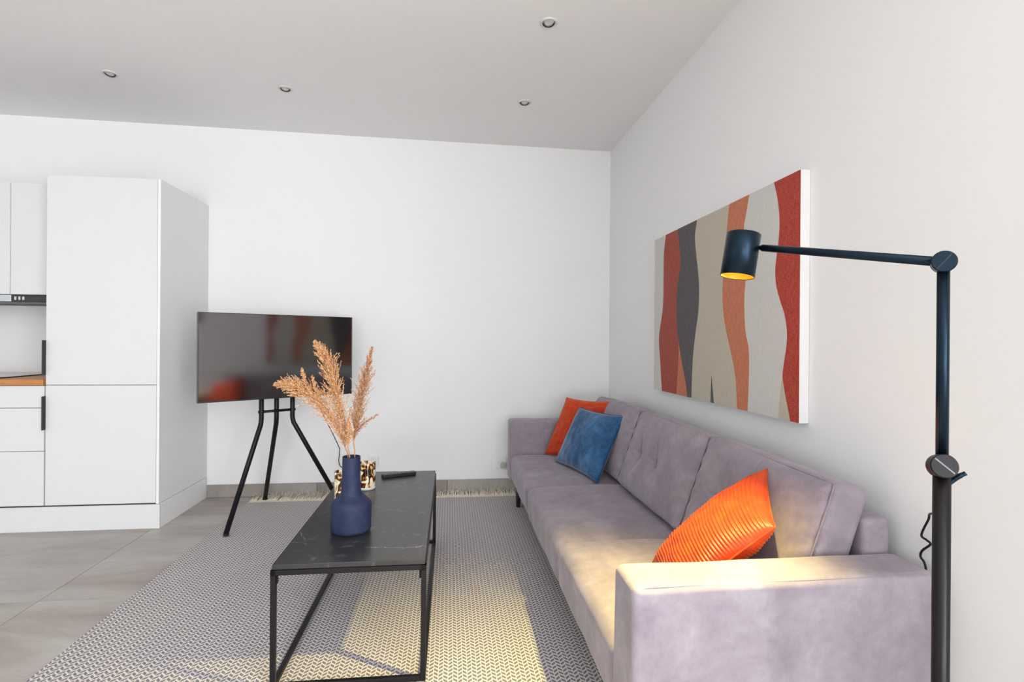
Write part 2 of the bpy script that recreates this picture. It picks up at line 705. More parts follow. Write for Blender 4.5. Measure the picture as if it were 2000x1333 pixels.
def drawer_unit(x0, x1, label):
    t = thing('drawer_cabinet', label, 'cabinet', ((x0 + x1) / 2, 3.72, 0))
    child('carcass', B(x0 + 0.001, x1 - 0.001, YF + 0.020, YB - 0.005, ZP - 0.006, 0.843), M_gap, t)
    for z0, z1 in ((ZP, 0.4625), (0.4655, 0.7125), (0.7155, 0.8405)):
        child('drawer', B(x0 + 0.003, x1 - 0.004, YF, YF + 0.019, z0, z1, bev=0.0012, seg=2), M_lacq, t)
    return t


drawer_unit(XD - 0.80, XD, 'white drawer cabinet directly left of the tall cabinet, under the oak worktop')
drawer_unit(XD - 1.60, XD - 0.80, 'far left white drawer cabinet, cut off by the photo edge')

wt = thing('worktop', 'oiled oak stave worktop on top of the white drawer cabinets', 'worktop', (XD - 0.8, 3.7, 0.844))
sm = None
rw = (YB - 0.004 - (YF - 0.012)) / 11
for r_ in range(11):
    y0 = YF - 0.012 + r_ * rw
    edges = [XD - 1.6]
    e = XD - 1.6 + (0.22 if r_ % 2 == 0 else 0.10) + 0.03 * (r_ % 3)
    while e < XD - 0.06:
        edges.append(e)
        e += 0.235
    edges[-1:] = [edges[-1]]
    edges.append(XD - 0.002)
    for a, c in zip(edges, edges[1:]):
        child('stave', B(a + 0.0003, c - 0.0003, y0 + 0.0002, y0 + rw - 0.0002, 0.844, 0.878, bev=0.0006, seg=1), M_wood, wt)

hob = B(-3.18, -2.585, 3.49, 3.985, 0.8785, 0.8845, bev=0.0015, seg=1)
tag(obj('hob', hob, plain('black_hob_glass', (12, 12, 14), 0.08)), 'black glass induction hob set on the oak worktop', 'hob')

# wall units, hood
YU = 3.60
XU = -2.633


def wall_unit(x0, x1, label):
    t = thing('wall_cabinet', label, 'cabinet', ((x0 + x1) / 2, 3.82, 1.376))
    child('carcass', B(x0 + 0.001, x1 - 0.001, YU + 0.020, YB - 0.004, 1.378, ZT - 0.002), M_lacq, t)
    child('door', B(x0 + 0.0018, x1 - 0.0018, YU, YU + 0.019, 1.378, ZT, bev=0.0012, seg=2), M_lacq, t)
    return t


wall_unit(XU, XD - 0.002, 'white wall cabinet above the hood, next to the tall cabinet')
wall_unit(XU - 0.60, XU, 'leftmost white wall cabinet, cut off by the photo edge')
wall_unit(XU - 1.20, XU - 0.60, 'white wall cabinet past the left photo edge')
hd = thing('range_hood', 'slim steel range hood under the white wall cabinets', 'hood', (-2.75, 3.80, 1.33))
child('hood_body', B(-3.24, XD - 0.006, YU + 0.012, YB - 0.006, 1.332, 1.3765, bev=0.002, seg=1), M_dark, hd)
child('front_strip', B(-3.24, -2.628, YU + 0.001, YU + 0.012, 1.334, 1.375, bev=0.001, seg=1), M_steel, hd)
child('glass_visor', B(-3.24, XD - 0.006, YU - 0.012, YU + 0.012, 1.325, 1.3318), plain('smoked_visor', (70, 68, 66), 0.12), hd)
for i in range(3):
    child('button', B(-2.615 + i * 0.022, -2.603 + i * 0.022, YU + 0.006, YU + 0.012, 1.344, 1.366, bev=0.001, seg=1), M_steel, hd)

# ------------------------------------------------------------------ ceiling spots
M_ring = plain('off_white_spot_ring', (214, 212, 208), 0.5)


def spot(x, y, label):
    z = ceil_z(x)
    t = thing('ceiling_spot', label, 'ceiling light', (x, y, z), 0, 'recessed spots in the ceiling')
    b = bmesh.new()
    lathe(b, [(0.029, -0.002), (0.030, -0.0055), (0.036, -0.0055), (0.0405, -0.003), (0.0415, 0.0)], 40)
    obj('trim_ring', b, M_ring, t, True)
    b = bmesh.new()
    tilt = Matrix.Rotation(math.radians(-16), 4, 'X')
    lathe(b, [(0.0285, -0.001), (0.0285, 0.004), (0.0265, 0.004), (0.0265, -0.004), (0.0245, -0.004), (0.023, 0.004)], 40, tilt)
    obj('gimbal', b, plain('dark_gimbal', (40, 38, 36), 0.4), t, True)
    b = bmesh.new()
    lathe(b, [(0.0, -0.003), (0.012, -0.0035), (0.022, -0.001), (0.0232, 0.003)], 32, tilt)
    obj('lens', b, M_bulb, t, True)
    return t


for x_, y_, lb in ((-1.91, 3.30, 'round recessed ceiling spot furthest left, above the tall cabinet'),
                   (-0.971, 3.335, 'round recessed ceiling spot second from left, above the television'),
                   (0.450, 3.295, 'small round recessed ceiling spot near the corner, above the far sofa end'),
                   (0.444, 2.455, 'largest round recessed ceiling spot, nearest the viewer at the top')):
    spot(x_, y_, lb)

# ------------------------------------------------------------------ wall sockets
def socket(x, z, label):
    t = thing('wall_socket', label, 'socket', (x, YB, z))
    obj('plate', B(-0.040, 0.040, -0.009, 0, -0.040, 0.040, bev=0.003, seg=2), M_plastic_w, t)
    b = bmesh.new()
    lathe(b, [(0.0, 0.004), (0.019, 0.004), (0.0195, 0.011), (0.022, 0.011), (0.022, 0.008)], 28, along((0, 0, 0), (0, -1, 0)))
    obj('socket_well', b, plain('socket_grey', (205, 205, 202), 0.4), t, True)
    return t


socket(-0.543, 0.235, 'white wall socket on the back wall behind the coffee table')
socket(0.392, 0.205, 'white wall socket on the back wall beside the far sofa arm')
pg = thing('plug', 'pale plug and adapter in the socket beside the far sofa arm', 'plug', (0.405, YB - 0.011, 0.19))
obj('adapter', B(-0.018, 0.022, -0.040, 0, -0.016, 0.022, bev=0.006, seg=2), plain('grey_adapter', (176, 178, 172), 0.4), pg)
cd = thing('power_cord', 'black plug and thin cable running from the television to the back wall socket', 'cord', (-0.543, YB - 0.013, 0.21))
b = bmesh.new()
lathe(b, [(0.0, 0), (0.017, 0), (0.018, 0.012), (0.012, 0.028), (0.006, 0.036), (0.0, 0.036)], 20, along((0, 0, 0), (-0.2, -0.9, -0.1)))
obj('plug_head', b, M_black, cd, True)
b = tube(bmesh.new(), smoothpath([(-0.010, -0.030, -0.003), (-0.06, -0.03, -0.008), (-0.14, -0.03, -0.03), (-0.215, -0.02, -0.008), (-0.235, -0.02, 0.03),
                                  (-0.232, -0.02, 0.10), (-0.24, -0.03, 0.155), (-0.33, -0.16, 0.42), (-0.40, -0.33, 0.66), (-0.44, -0.40, 0.80)], 6), 0.0028, 6)
obj('cable', b, M_black, cd, True)

# ------------------------------------------------------------------ rug
RX0, RX1, RY0, RY1, RZ = -1.348, 0.66, 0.75, 3.862, 0.007
rug = thing('rug', 'large grey and cream herringbone flatweave rug under the table and sofa', 'rug', ((RX0 + RX1) / 2, (RY0 + RY1) / 2, 0))
rl = Vector(rug.location)
b = bmesh.new()
nx, ny = 60, 100
g = []
for i in range(nx + 1):
    row = []
    for j in range(ny + 1):
        x = RX0 + (RX1 - RX0) * i / nx
        y = RY0 + (RY1 - RY0) * j / ny
        e = 0.004 * (noise.noise(Vector((0.0, y * 2.5, 3)))) if i == 0 else 0
        row.append(b.verts.new((x + e - rl.x, y - rl.y, RZ + 0.0012 * noise.noise(Vector((x * 3, y * 3, 1))))))
    g.append(row)
for i in range(nx):
    for j in range(ny):
        b.faces.new((g[i][j], g[i + 1][j], g[i + 1][j + 1], g[i][j + 1]))
ed = [e for e in b.edges if e.is_boundary]
r_ = bmesh.ops.extrude_edge_only(b, edges=ed)
for v in r_['geom']:
    if isinstance(v, bmesh.types.BMVert):
        v.co.z = 0.0006
obj('woven_field', b, M_rug, rug, False)
for s, yy in ((1, RY1), (-1, RY0)):
    b = bmesh.new()
    # plain woven end band
    box(b, RX0 - rl.x, RX1 - rl.x, min(yy, yy + s * 0.035) - rl.y, max(yy, yy + s * 0.035) - rl.y, 0.0006, 0.0068, bev=0.001, seg=1)
    obj('end_band', b, M_fringe, rug)
    b = bmesh.new()
    n = 560
    for i in range(n):
        x = RX0 + (RX1 - RX0) * (i + random.random()) / n
        L = random.uniform(0.115, 0.165) + 0.02 * noise.noise(Vector((x * 6, 0, 0)))
        y0 = yy + s * 0.03
        dx = random.gauss(0, 0.012)
        z0 = random.uniform(0.003, 0.008)
        if s > 0:
            # lies on the floor and the tips curl up the skirting
            yw = YB - 0.016 - random.random() * 0.008
            up_ = max(0.006, L - (yw - y0)) * random.uniform(0.5, 1.3)
            pts = [(x, y0, z0), (x + dx * .5, (y0 + yw) / 2, z0 + random.uniform(0, .008)), (x + dx, yw, z0 + 0.004), (x + dx * 1.8, yw + 0.001, z0 + up_)]
        else:
            pts = [(x, y0, z0), (x + dx, y0 - L / 2, z0), (x + dx * 2, y0 - L, 0.003)]
        pts = [Vector(p) - rl for p in pts]
        tube(b, pts, [0.0026, 0.0028, 0.0024, 0.001][:len(pts)], 4)
    o = obj('fringe', b, M_fringe, rug, True)
    o['kind'] = 'stuff'

# ------------------------------------------------------------------ television and its tripod
t2 = Vector((math.cos(math.radians(35.5)), math.sin(math.radians(35.5)), 0))
n2 = Vector((t2.y, -t2.x, 0))
ang = math.atan2(t2.y, t2.x)
tvc = Vector((-1.018, 3.467, 0.757))
tv = thing('television', 'wide flat black television on a black tripod left of the coffee table', 'television', tvc, ang)
hw, H2 = 0.457, 0.511
# local: x along width, -y towards viewer
obj('housing', B(-hw, hw, 0.003, 0.030, 0.0, H2, bev=0.002, seg=1), M_bezel, tv)
obj('rear_shell', B(-hw + 0.06, hw - 0.06, 0.030, 0.058, 0.05, H2 - 0.08, bev=0.008, seg=2), M_black, tv)
obj('screen', B(-hw + 0.004, hw - 0.004, -0.001, 0.004, 0.008, H2 - 0.004), M_screen, tv)
b = bmesh.new()
for a in (((-hw, hw), (H2 - 0.004, H2)), ((-hw, hw), (0.0, 0.008)), ((-hw, -hw + 0.004), (0, H2)), ((hw - 0.004, hw), (0, H2))):
    box(b, a[0][0], a[0][1], -0.003, 0.003, a[1][0], a[1][1])
obj('bezel', b, plain('dark_bezel', (58, 56, 60), 0.3, 0.5), tv)

stc = Vector((-1.063, 3.535, 0))
ts = thing('tripod_stand', 'black metal tripod stand carrying the television, its feet on the rug', 'stand', stc)
tops = [-t2 * 0.094, Vector((0, 0, 0)) - n2 * 0.012, t2 * 0.094]
feet = [Vector((-1.237, 3.212, 0)), Vector((-1.253, 3.915, 0)), Vector((-0.665, 3.60, 0))]
for tp, ft in zip(tops, feet):
    f = ft - stc
    f.z = 0.010
    bend = Vector((tp.x, tp.y, 0.605))
    dn = (f - bend).normalized()
    b = tube(bmesh.new(), [Vector((tp.x, tp.y, 1.02)), bend + Vector((0, 0, 0.03)), bend + Vector((0, 0, 0.012)) + dn * 0.004,
                           bend + dn * 0.016, bend + dn * 0.035, f + Vector((0, 0, 0.012))], 0.0145, 16)
    lg = obj('leg', b, M_black, ts, True)
    obj('rubber_foot', tube(bmesh.new(), [f + Vector((0, 0, 0.0125)) - dn * 0.002, f + Vector((0, 0, 0.001))], 0.0155, 16), plain('black_rubber', (14, 14, 15), 0.8), lg)
b = tube(bmesh.new(), [-t2 * 0.112 + Vector((0, 0, 0.672)), t2 * 0.112 + Vector((0, 0, 0.672))], 0.0085, 12)
obj('crossbar', b, M_black, ts, True)
b = bmesh.new()
box(b, -0.13, 0.13, -0.022, -0.012, 0.86, 0.98)
box(b, -0.11, -0.08, -0.0232, -0.018, 0.84, 1.12)
box(b, 0.08, 0.11, -0.0232, -0.018, 0.84, 1.12)
bmesh.ops.rotate(b, verts=b.verts, cent=(0, 0, 0), matrix=Matrix.Rotation(ang, 3, 'Z'))
obj('mount_bracket', b, M_black, ts)

# ------------------------------------------------------------------ coffee table
TX0, TX1, TY0, TY1, TZ = -0.553, -0.066, 1.785, 3.005, 0.405
tb = thing('coffee_table', 'low rectangular coffee table with black marble top on a thin black metal frame', 'table', ((TX0 + TX1) / 2, (TY0 + TY1) / 2, 0), math.radians(-0.2))
cx, cy = (TX1 - TX0) / 2, (TY1 - TY0) / 2
obj('tabletop', B(-cx + 0.004, cx - 0.004, -cy + 0.004, cy - 0.004, TZ - 0.017, TZ, bev=0.0015, seg=2), M_marble, tb)
q = 0.0165
zr = 0.009
b = bmesh.new()
for y0 in (-cy, cy - q):
    box(b, -cx, cx, y0, y0 + q, TZ - 0.017 - q, TZ - 0.0172)
for x0 in (-cx, cx - q):
    box(b, x0, x0 + q, -cy, cy, TZ - 0.017 - q, TZ - 0.0172)
obj('top_frame', b, M_black, tb)
for sx in (-1, 1):
    for sy in (-1, 1):
        x0 = -cx if sx < 0 else cx - q
        y0 = -cy if sy < 0 else cy - q
        obj('leg', B(x0, x0 + q, y0, y0 + q, zr, TZ - 0.017 - q, bev=0.001, seg=1), M_black, tb)
        lug = B(x0 + (q if sx < 0 else -0.006), x0 + (q + 0.006 if sx < 0 else 0), y0 + 0.003, y0 + 0.013, TZ - 0.062, TZ - 0.0335, bev=0.002, seg=1)
        obj('bracket', lug, M_black, tb)
    x0 = -cx if sx < 0 else cx - q
    obj('floor_rail', B(x0, x0 + q, -cy + q, cy - q, zr, zr + q, bev=0.001, seg=1), M_black, tb)
for y0 in (-cy, cy - q):
    obj('floor_rail', B(-cx + q, cx - q, y0, y0 + q, zr, zr + q, bev=0.001, seg=1), M_black, tb)

# ------------------------------------------------------------------ vase
VX, VY = -0.360, 2.088
prof = [(0.0, 0.0), (0.066, 0.0), (0.0715, 0.004), (0.0735, 0.012), (0.0745, 0.09), (0.0740, 0.101), (0.0715, 0.107), (0.063, 0.116), (0.050, 0.127), (0.041, 0.136),
        (0.0365, 0.146), (0.0345, 0.160), (0.0332, 0.20), (0.0328, 0.274), (0.0322, 0.277), (0.0300, 0.2765), (0.0292, 0.270), (0.0290, 0.16), (0.060, 0.10), (0.065, 0.008), (0.0, 0.006)]
b = lathe(bmesh.new(), prof, 72)
v = obj('vase', b, M_vase, None, True)
v.location = (VX, VY, TZ)
tag(v, 'matt navy blue bottle vase with wide base and tall neck on the coffee table', 'vase')

# ------------------------------------------------------------------ pampas stalks
def plume_mesh(path, width, nb, seed, tip=0.35, stiff=0.45):
    """a plume made of many side sprays, each a thread set with short pointed spikelets"""
    rnd = random.Random(seed)
    P = smoothpath(path, 10)
    b = bmesh.new()
    N = len(P) - 1

    def blade(p, d, L, w):
        u, v_ = frame_of(d)
        a = rnd.random() * 2 * PI
        s = (u * math.cos(a) + v_ * math.sin(a)) * w
        v0 = b.verts.new(p)
        v1 = b.verts.new(p + d * L * 0.4 + s)
        v2 = b.verts.new(p + d * L)
        v3 = b.verts.new(p + d * L * 0.4 - s)
        b.faces.new((v0, v1, v2, v3))

    def rv(g):
        return Vector((rnd.gauss(0, g), rnd.gauss(0, g), rnd.gauss(0, g)))
    for i in range(nb):
        s = min(0.995, ((i + rnd.random()) / nb) ** 0.92)
        f = s * N
        k_ = int(f)
        p = P[k_].lerp(P[k_ + 1], f - k_)
        tg = (P[min(N, k_ + 1)] - P[max(0, k_ - 1)]).normalized()
        pr = min(1.0, 0.40 + s / 0.25) * min(1.0, 0.07 + (1 - s) / max(tip, 0.01))
        L = width * 2.3 * pr * rnd.uniform(0.55, 1.2)
        u, v_ = frame_of(tg)
        a = rnd.random() * 2 * PI
        rad = u * math.cos(a) + v_ * math.sin(a)
        d = (tg * (1 - stiff) + rad * stiff * rnd.uniform(0.6, 1.3)).normalized()
        ns = max(4, int(L / 0.0034))
        c = p.copy()
        step = L / ns
        for q_ in range(ns):
            t = q_ / ns
            d = (d + rv(0.045) + tg * 0.03 - Vector((0, 0, 0.012))).normalized()
            nxt = c + d * step
            blade(c, d, step * 1.3, 0.0004)
            for _ in range(3):
                dd = (d * 0.9 + rv(0.42)).normalized()
                blade(c, dd, rnd.uniform(0.0055, 0.0115) * (1 - 0.45 * t), rnd.uniform(0.0005, 0.0010))
            c = nxt
    return b


def PX(px, py, dy=0.0):
    """point above the vase for the plume layout (metres at the vase's distance)"""
    d = 2.03 + dy
    u = (px - 1000) / 1059.11
    r = u * d
    f = d
    return Vector((r * 0.99331 + f * 0.11544, -r * 0.11544 + f * 0.99331, CAMZ - (py - 666.5 - 0.0074 * (px - 1000)) / 1059.11 * d))


def stalk(label, segs, stem, mat, seed):
    base = Vector((VX + stem[0], VY + stem[1], TZ + 0.02))
    t = thing('pampas_stalk', label, 'dried grass', base, 0, 'dried pampas in the navy vase')
    p0 = Vector(segs[0][0][0])
    b = tube(bmesh.new(), [p - base for p in smoothpath([base, Vector((VX + stem[2], VY + stem[3], TZ + 0.262)), p0] + [Vector(q_) for q_ in segs[0][0][1:]], 6)], 0.0022, 6)
    obj('stem', b, M_stem, t, True)
    for path, w_, nb, tip, st_ in segs:
        b = plume_mesh([Vector(q_) - base for q_ in path], w_, nb, seed, tip, st_)
        o = obj('plume', b, mat, t, recalc=False)
        o['kind'] = 'stuff'
        seed += 1
    return t


stalk('tan pampas stalk with drooping plume reaching left in front of the television',
      [([PX(676, 876), PX(657, 828, -.01), PX(628, 790, -.02), PX(592, 764, -.03), PX(562, 752, -.03), PX(538, 752, -.03)], 0.035, 320, 0.55, 0.46),
       ([PX(622, 790, -.03), PX(603, 760, -.04), PX(594, 738, -.04), PX(590, 722, -.04)], 0.011, 60, 0.6, 0.42),
       ([PX(636, 790, -.02), PX(620, 765, -.03), PX(610, 735, -.03)], 0.010, 50, 0.6, 0.42)],
      (0.01, 0.0, -0.012, 0.004), M_pamp, 11)
stalk('tallest tan pampas stalk with full plume leaning slightly left',
      [([PX(680, 872), PX(670, 820), PX(657, 770), PX(646, 725), PX(632, 693), PX(615, 668)], 0.035, 370, 0.5, 0.46),
       ([PX(683, 874, -.03), PX(684, 845, -.04), PX(682, 815, -.04)], 0.013, 60, 0.6, 0.45)],
      (0.0, 0.01, -0.004, -0.008), M_pamp, 31)
stalk('slim brownish pampas stalk leaning right against the white wall',
      [([PX(692, 862), PX(697, 820), PX(706, 775), PX(716, 728), PX(727, 680)], 0.029, 290, 0.5, 0.42),
       ([PX(697, 845), PX(713, 828), PX(738, 811)], 0.010, 45, 0.6, 0.42)],
      (-0.01, 0.0, 0.012, 0.0), M_pamp2, 51)

# ------------------------------------------------------------------ candle glasses, remote
def glass(x, y, label):
    b = lathe(bmesh.new(), [(0.0, 0.0), (0.036, 0.0), (0.0405, 0.004), (0.042, 0.02), (0.0425, 0.120), (0.0415, 0.125), (0.0395, 0.123), (0.0385, 0.02), (0.0, 0.012)], 48)
    t = thing('candle_glass', label, 'candle holder', (x, y, TZ), 0, 'tortoiseshell glasses on the coffee table')
    obj('glass_body', b, M_tort, t, True)
    o = obj('glass_base', lathe(bmesh.new(), [(0.0, 0.0), (0.0395, 0.0), (0.0425, 0.003), (0.0428, 0.010), (0.0422, 0.013)], 48), plain('clear_rim', (225, 222, 222), 0.1), t, True)
    return t


glass(-0.388, 2.665, 'brown and cream tortoiseshell glass right of the vase neck')
glass(-0.462, 2.500, 'tortoiseshell glass mostly hidden behind the left of the vase neck')

rm = thing('remote_control', 'slim black remote control lying on the far end of the marble table', 'remote', (-0.256, 2.895, TZ), math.radians(22))
obj('remote_body', B(-0.088, 0.088, -0.019, 0.019, 0.0, 0.016, bev=0.0025, seg=2), plain('black_remote_plastic', (22, 22, 26), 0.4), rm)
for i in range(5):
    for j in range(2):
        o = obj('button', B(-0.075 + i * 0.017, -0.063 + i * 0.017, -0.011 + j * 0.013, -0.002 + j * 0.013, 0.0158, 0.0190, bev=0.0008, seg=1), plain('grey_button', (120, 120, 128), 0.5), rm)
b = lathe(bmesh.new(), [(0.0, 0.0), (0.011, 0.0), (0.011, 0.0022), (0.0, 0.0026)], 20, Matrix.Translation((0.025, 0, 0.0168)))
obj('button', b, plain('grey_button', (120, 120, 128), 0.5), rm, True)

# ------------------------------------------------------------------ canvas
YA, YC, ZA, ZB_ = 1.7175, 3.030, 0.846, 1.7095
cv = thing('wall_canvas', 'large canvas with wavy rust, charcoal, beige and white bands on the right wall', 'painting', (XW - 0.001, (YA + YC) / 2, (ZA + ZB_) / 2))
cl = Vector(cv.location)
XF = 1.183


def paint(name, rgb, v=10):
    k = NT(name)
    c = k.coord((1, 1, 1))
    n = k.ramp(k.math('MULTIPLY', k.math('ADD', k.noise(k.coord((1, 260, 30)), 1.0, 3, 0.7), k.noise(k.coord((1, 60, 300)), 1.0, 3, 0.7)), 0.5), [(0.36, (0, 0, 0, 1)), (0.64, (1, 1, 1, 1))])
    a = k.mix(n, lin(tuple(max(0, q_ - v) for q_ in rgb)), lin(tuple(min(255, q_ + v) for q_ in rgb)))
    k.color(a)
    k.set(Roughness=0.75)
    k.b.inputs['Specular IOR Level'].default_value = 0.2
    k.bump(k.noise(c, 500, 2), 0.4, 0.001)
    return k.m


P_white = paint('canvas_offwhite', (205, 203, 198), 7)
P_rust = paint('canvas_rust', (160, 80, 67), 22)
P_org = paint('canvas_terracotta', (192, 120, 90), 18)
P_char = paint('canvas_charcoal', (92, 88, 91), 18)
P_bei = paint('canvas_beige', (190, 181, 165), 9)
P_red = paint('canvas_red', (170, 66, 52), 24)
P_edge = plain('canvas_white_edge', (226, 226, 225), 0.7)
b1 = [(2.87, 1.71), (2.897, 1.614), (2.9, 1.476), (2.906, 1.315), (2.948, 1.188), (2.96, 1.13), (2.939, 1.013), (2.912, 0.846)]
b2 = [(2.719, 1.71), (2.692, 1.613), (2.678, 1.525), (2.714, 1.411), (2.725, 1.304), (2.716, 1.205), (2.696, 1.129), (2.656, 1.023), (2.605, 0.911), (2.588, 0.846)]
b2b = [(2.719, 1.71), (2.692, 1.613), (2.678, 1.525), (2.714, 1.411), (2.725, 1.304), (2.716, 1.205), (2.696, 1.129), (2.694, 1.06), (2.701, 0.968), (2.717, 0.846)]
b3 = [(2.493, 1.71), (2.514, 1.633), (2.501, 1.551), (2.478, 1.457), (2.465, 1.367), (2.474, 1.258), (2.499, 1.17), (2.522, 1.069), (2.534, 0.967), (2.539, 0.846)]
b4 = [(2.191, 1.71), (2.202, 1.654), (2.215, 1.576), (2.239, 1.4), (2.243, 1.31), (2.227, 1.219), (2.2, 1.147), (2.164, 1.068), (2.135, 0.991), (2.124, 0.932), (2.116, 0.846)]
b5 = [(2.035, 1.71), (2.052, 1.654), (2.074, 1.583), (2.075, 1.48), (2.059, 1.38), (2.066, 1.297), (2.061, 1.196), (2.05, 1.146), (2.032, 1.096), (2.028, 1.014), (2.03, 0.94), (2.036, 0.846)]
b6 = [(1.871, 1.71), (1.848, 1.642), (1.835, 1.557), (1.841, 1.483), (1.852, 1.432), (1.859, 1.38), (1.851, 1.326), (1.828, 1.271), (1.801, 1.218), (1.787, 1.158), (1.79, 1.107), (1.803, 1.048), (1.81, 1.0), (1.797, 0.945), (1.781, 0.896), (1.765, 0.846)]
b6b = b6[:12] + [(1.813, 1.0), (1.826, 0.92), (1.835, 0.846)]


def curve_at(pts, z):
    pts = sorted(pts, key=lambda p: p[1])
    if z <= pts[0][1]:
        return pts[0][0]
    if z >= pts[-1][1]:
        return pts[-1][0]
    for i in range(len(pts) - 1):
        if pts[i][1] <= z <= pts[i + 1][1]:
            y0, z0 = pts[i]
            y1, z1 = pts[i + 1]
            m0 = (pts[i + 1][0] - pts[i - 1][0]) / (pts[i + 1][1] - pts[i - 1][1]) if i > 0 else (y1 - y0) / (z1 - z0)
            m1 = (pts[i + 2][0] - y0) / (pts[i + 2][1] - z0) if i + 2 < len(pts) else (y1 - y0) / (z1 - z0)
            h_ = z1 - z0
            t = (z - z0) / h_
            return (2 * t ** 3 - 3 * t * t + 1) * y0 + (t ** 3 - 2 * t * t + t) * h_ * m0 + (-2 * t ** 3 + 3 * t * t) * y1 + (t ** 3 - t * t) * h_ * m1


mats = [P_white, P_rust, P_org, P_char, P_bei, P_red]
bounds = [lambda z: YC, lambda z: curve_at(b1, z), lambda z: max(curve_at(b2, z), curve_at(b2b, z)), lambda z: curve_at(b2, z), lambda z: curve_at(b3, z),
          lambda z: curve_at(b4, z), lambda z: curve_at(b5, z), lambda z: max(curve_at(b6, z), curve_at(b6b, z)), lambda z: curve_at(b6, z), lambda z: YA]
cols = [0, 1, 2, 3, 4, 2, 0, 4, 5]
b = bmesh.new()
NZ = 96
prev = None
for i in range(NZ + 1):
    z = ZA + (ZB_ - ZA) * i / NZ
    row = [b.verts.new((XF - cl.x, f(z) - cl.y, z - cl.z)) for f in bounds]
    if prev:
        for k_, ci in enumerate(cols):
            if (prev[k_].co - prev[k_ + 1].co).length < 1e-5 and (row[k_].co - row[k_ + 1].co).length < 1e-5:
                continue
            fc = b.faces.new((prev[k_], prev[k_ + 1], row[k_ + 1], row[k_]))
            fc.material_index = ci
    prev = row
bmesh.ops.remove_doubles(b, verts=b.verts, dist=1e-6)
tri = [b.verts.new((XF - 0.0004 - cl.x, y - cl.y, z - cl.z)) for y, z in ((2.338, 0.975), (2.345, ZA), (2.312, ZA))]
fc = b.faces.new(tri)
fc.material_index = 3
obj('painted_face', b, mats, cv)
o = obj('stretcher', B(XF + 0.0004 - cl.x, XW - 0.001 - cl.x, YA - cl.y, YC - cl.y, ZA - cl.z, ZB_ - cl.z), P_edge, cv)

# ------------------------------------------------------------------ sofa
SX0, SX1, SY0, SY1 = 0.415, 1.185, 1.180, 3.800
sofa = thing('sofa', 'long lilac grey suede three-seat sofa along the right wall', 'sofa', ((SX0 + SX1) / 2, (SY0 + SY1) / 2, 0))
sl = Vector(sofa.location)


def spart(name, bm, cx_, cy_, cz_, mat=M_sofa, smooth=True, parent=None):
    bmesh.ops.translate(bm, verts=bm.verts, vec=Vector((cx_, cy_, cz_)) - sl)
    return obj(name, bm, mat, parent or sofa, smooth)


def lump(p, a=0.004, s=5.0, o=0.0):
    return a * noise.noise(Vector((p.x * s + o, p.y * s, p.z * s)))


# base frame
bs = bmesh.new()
box(bs, SX0 + 0.03, SX1 - 0.01, SY0 + 0.10, SY1 - 0.10, 0.168, 0.26, bev=0.01, seg=2)
spart('base', bs, 0, 0, 0, smooth=False)
SB = 0.160
# arms: flare slightly towards the bottom
for k_, (y0, y1, zt) in enumerate(((SY0, 1.325, 0.565), (3.665, SY1, 0.575))):
    hy, hz = (y1 - y0) / 2, (zt - SB) / 2
    sgn = 1 if k_ == 0 else -1

    def fn(p, n, hy=hy, hz=hz, sgn=sgn):
        q_ = p.copy()
        t = (hz - q_.z) / (2 * hz)
        if q_.y * sgn > 0:
            q_.y += sgn * 0.018 * t
        return q_ + Vector((0, 0, lump(q_, 0.003, 6)))
    bm_ = soft_box((SX1 - SX0) / 2, hy, hz, 0.022, fn, 18, 4)
    a_ = spart('arm', bm_, (SX0 + SX1) / 2, (y0 + y1) / 2, SB + hz)
    # stitched edge line along the outer top edge and down the front
    yo = y0 + 0.009 if k_ == 0 else y1 - 0.009
    pts = [(SX0 + 0.008, yo, SB + 0.02), (SX0 + 0.008, yo, zt - 0.03), (SX0 + 0.018, yo, zt - 0.010), (SX0 + 0.04, yo, zt - 0.0055), (SX1 - 0.03, yo, zt - 0.0055)]
    bm_ = tube(bmesh.new(), pts, 0.0022, 6)
    o = spart('piping', bm_, 0, 0, 0, M_sofa)
    o.parent = a_
# back frame
bm_ = soft_box(0.040, (3.665 - 1.325) / 2 - 0.002, (0.650 - 0.17) / 2, 0.016, None, 12, 3)
spart('back_frame', bm_, SX1 - 0.042, (3.665 + 1.325) / 2, (0.650 + 0.17) / 2)

# seat cushions
ys = [1.330, 2.068, 2.872, 3.660]
for i in range(3):
    y0, y1 = ys[i] + 0.0035, ys[i + 1] - 0.0035
    hx, hy, hz = (0.985 - SX0) / 2, (y1 - y0) / 2, (0.352 - SB) / 2

    def fn(p, n, hx=hx, hy=hy, hz=hz, i=i):
        q_ = p.copy()
        wz = min(1.0, max(0.0, (q_.z - hz + 0.10) / 0.09))
        cr = 0.016 * max(0, 1 - (q_.x / hx) ** 4) * max(0, 1 - (q_.y / hy) ** 6)
        q_.z += (cr - 0.010 + lump(q_, 0.006, 5, i * 7)) * wz
        wx = min(1.0, max(0.0, (-hx + 0.05 - q_.x) / 0.04))
        q_.x += (0.004 * noise.noise(Vector((q_.y * 9 + i, q_.z * 5, 2))) + 0.010 * (hz - q_.z) / (2 * hz)) * wx
        return q_
    bm_ = soft_box(hx, hy, hz, 0.040, fn, 26, 6)
    spart('seat_cushion', bm_, SX0 + hx, (y0 + y1) / 2, SB + hz + (0.004, 0.0, 0.003)[i])

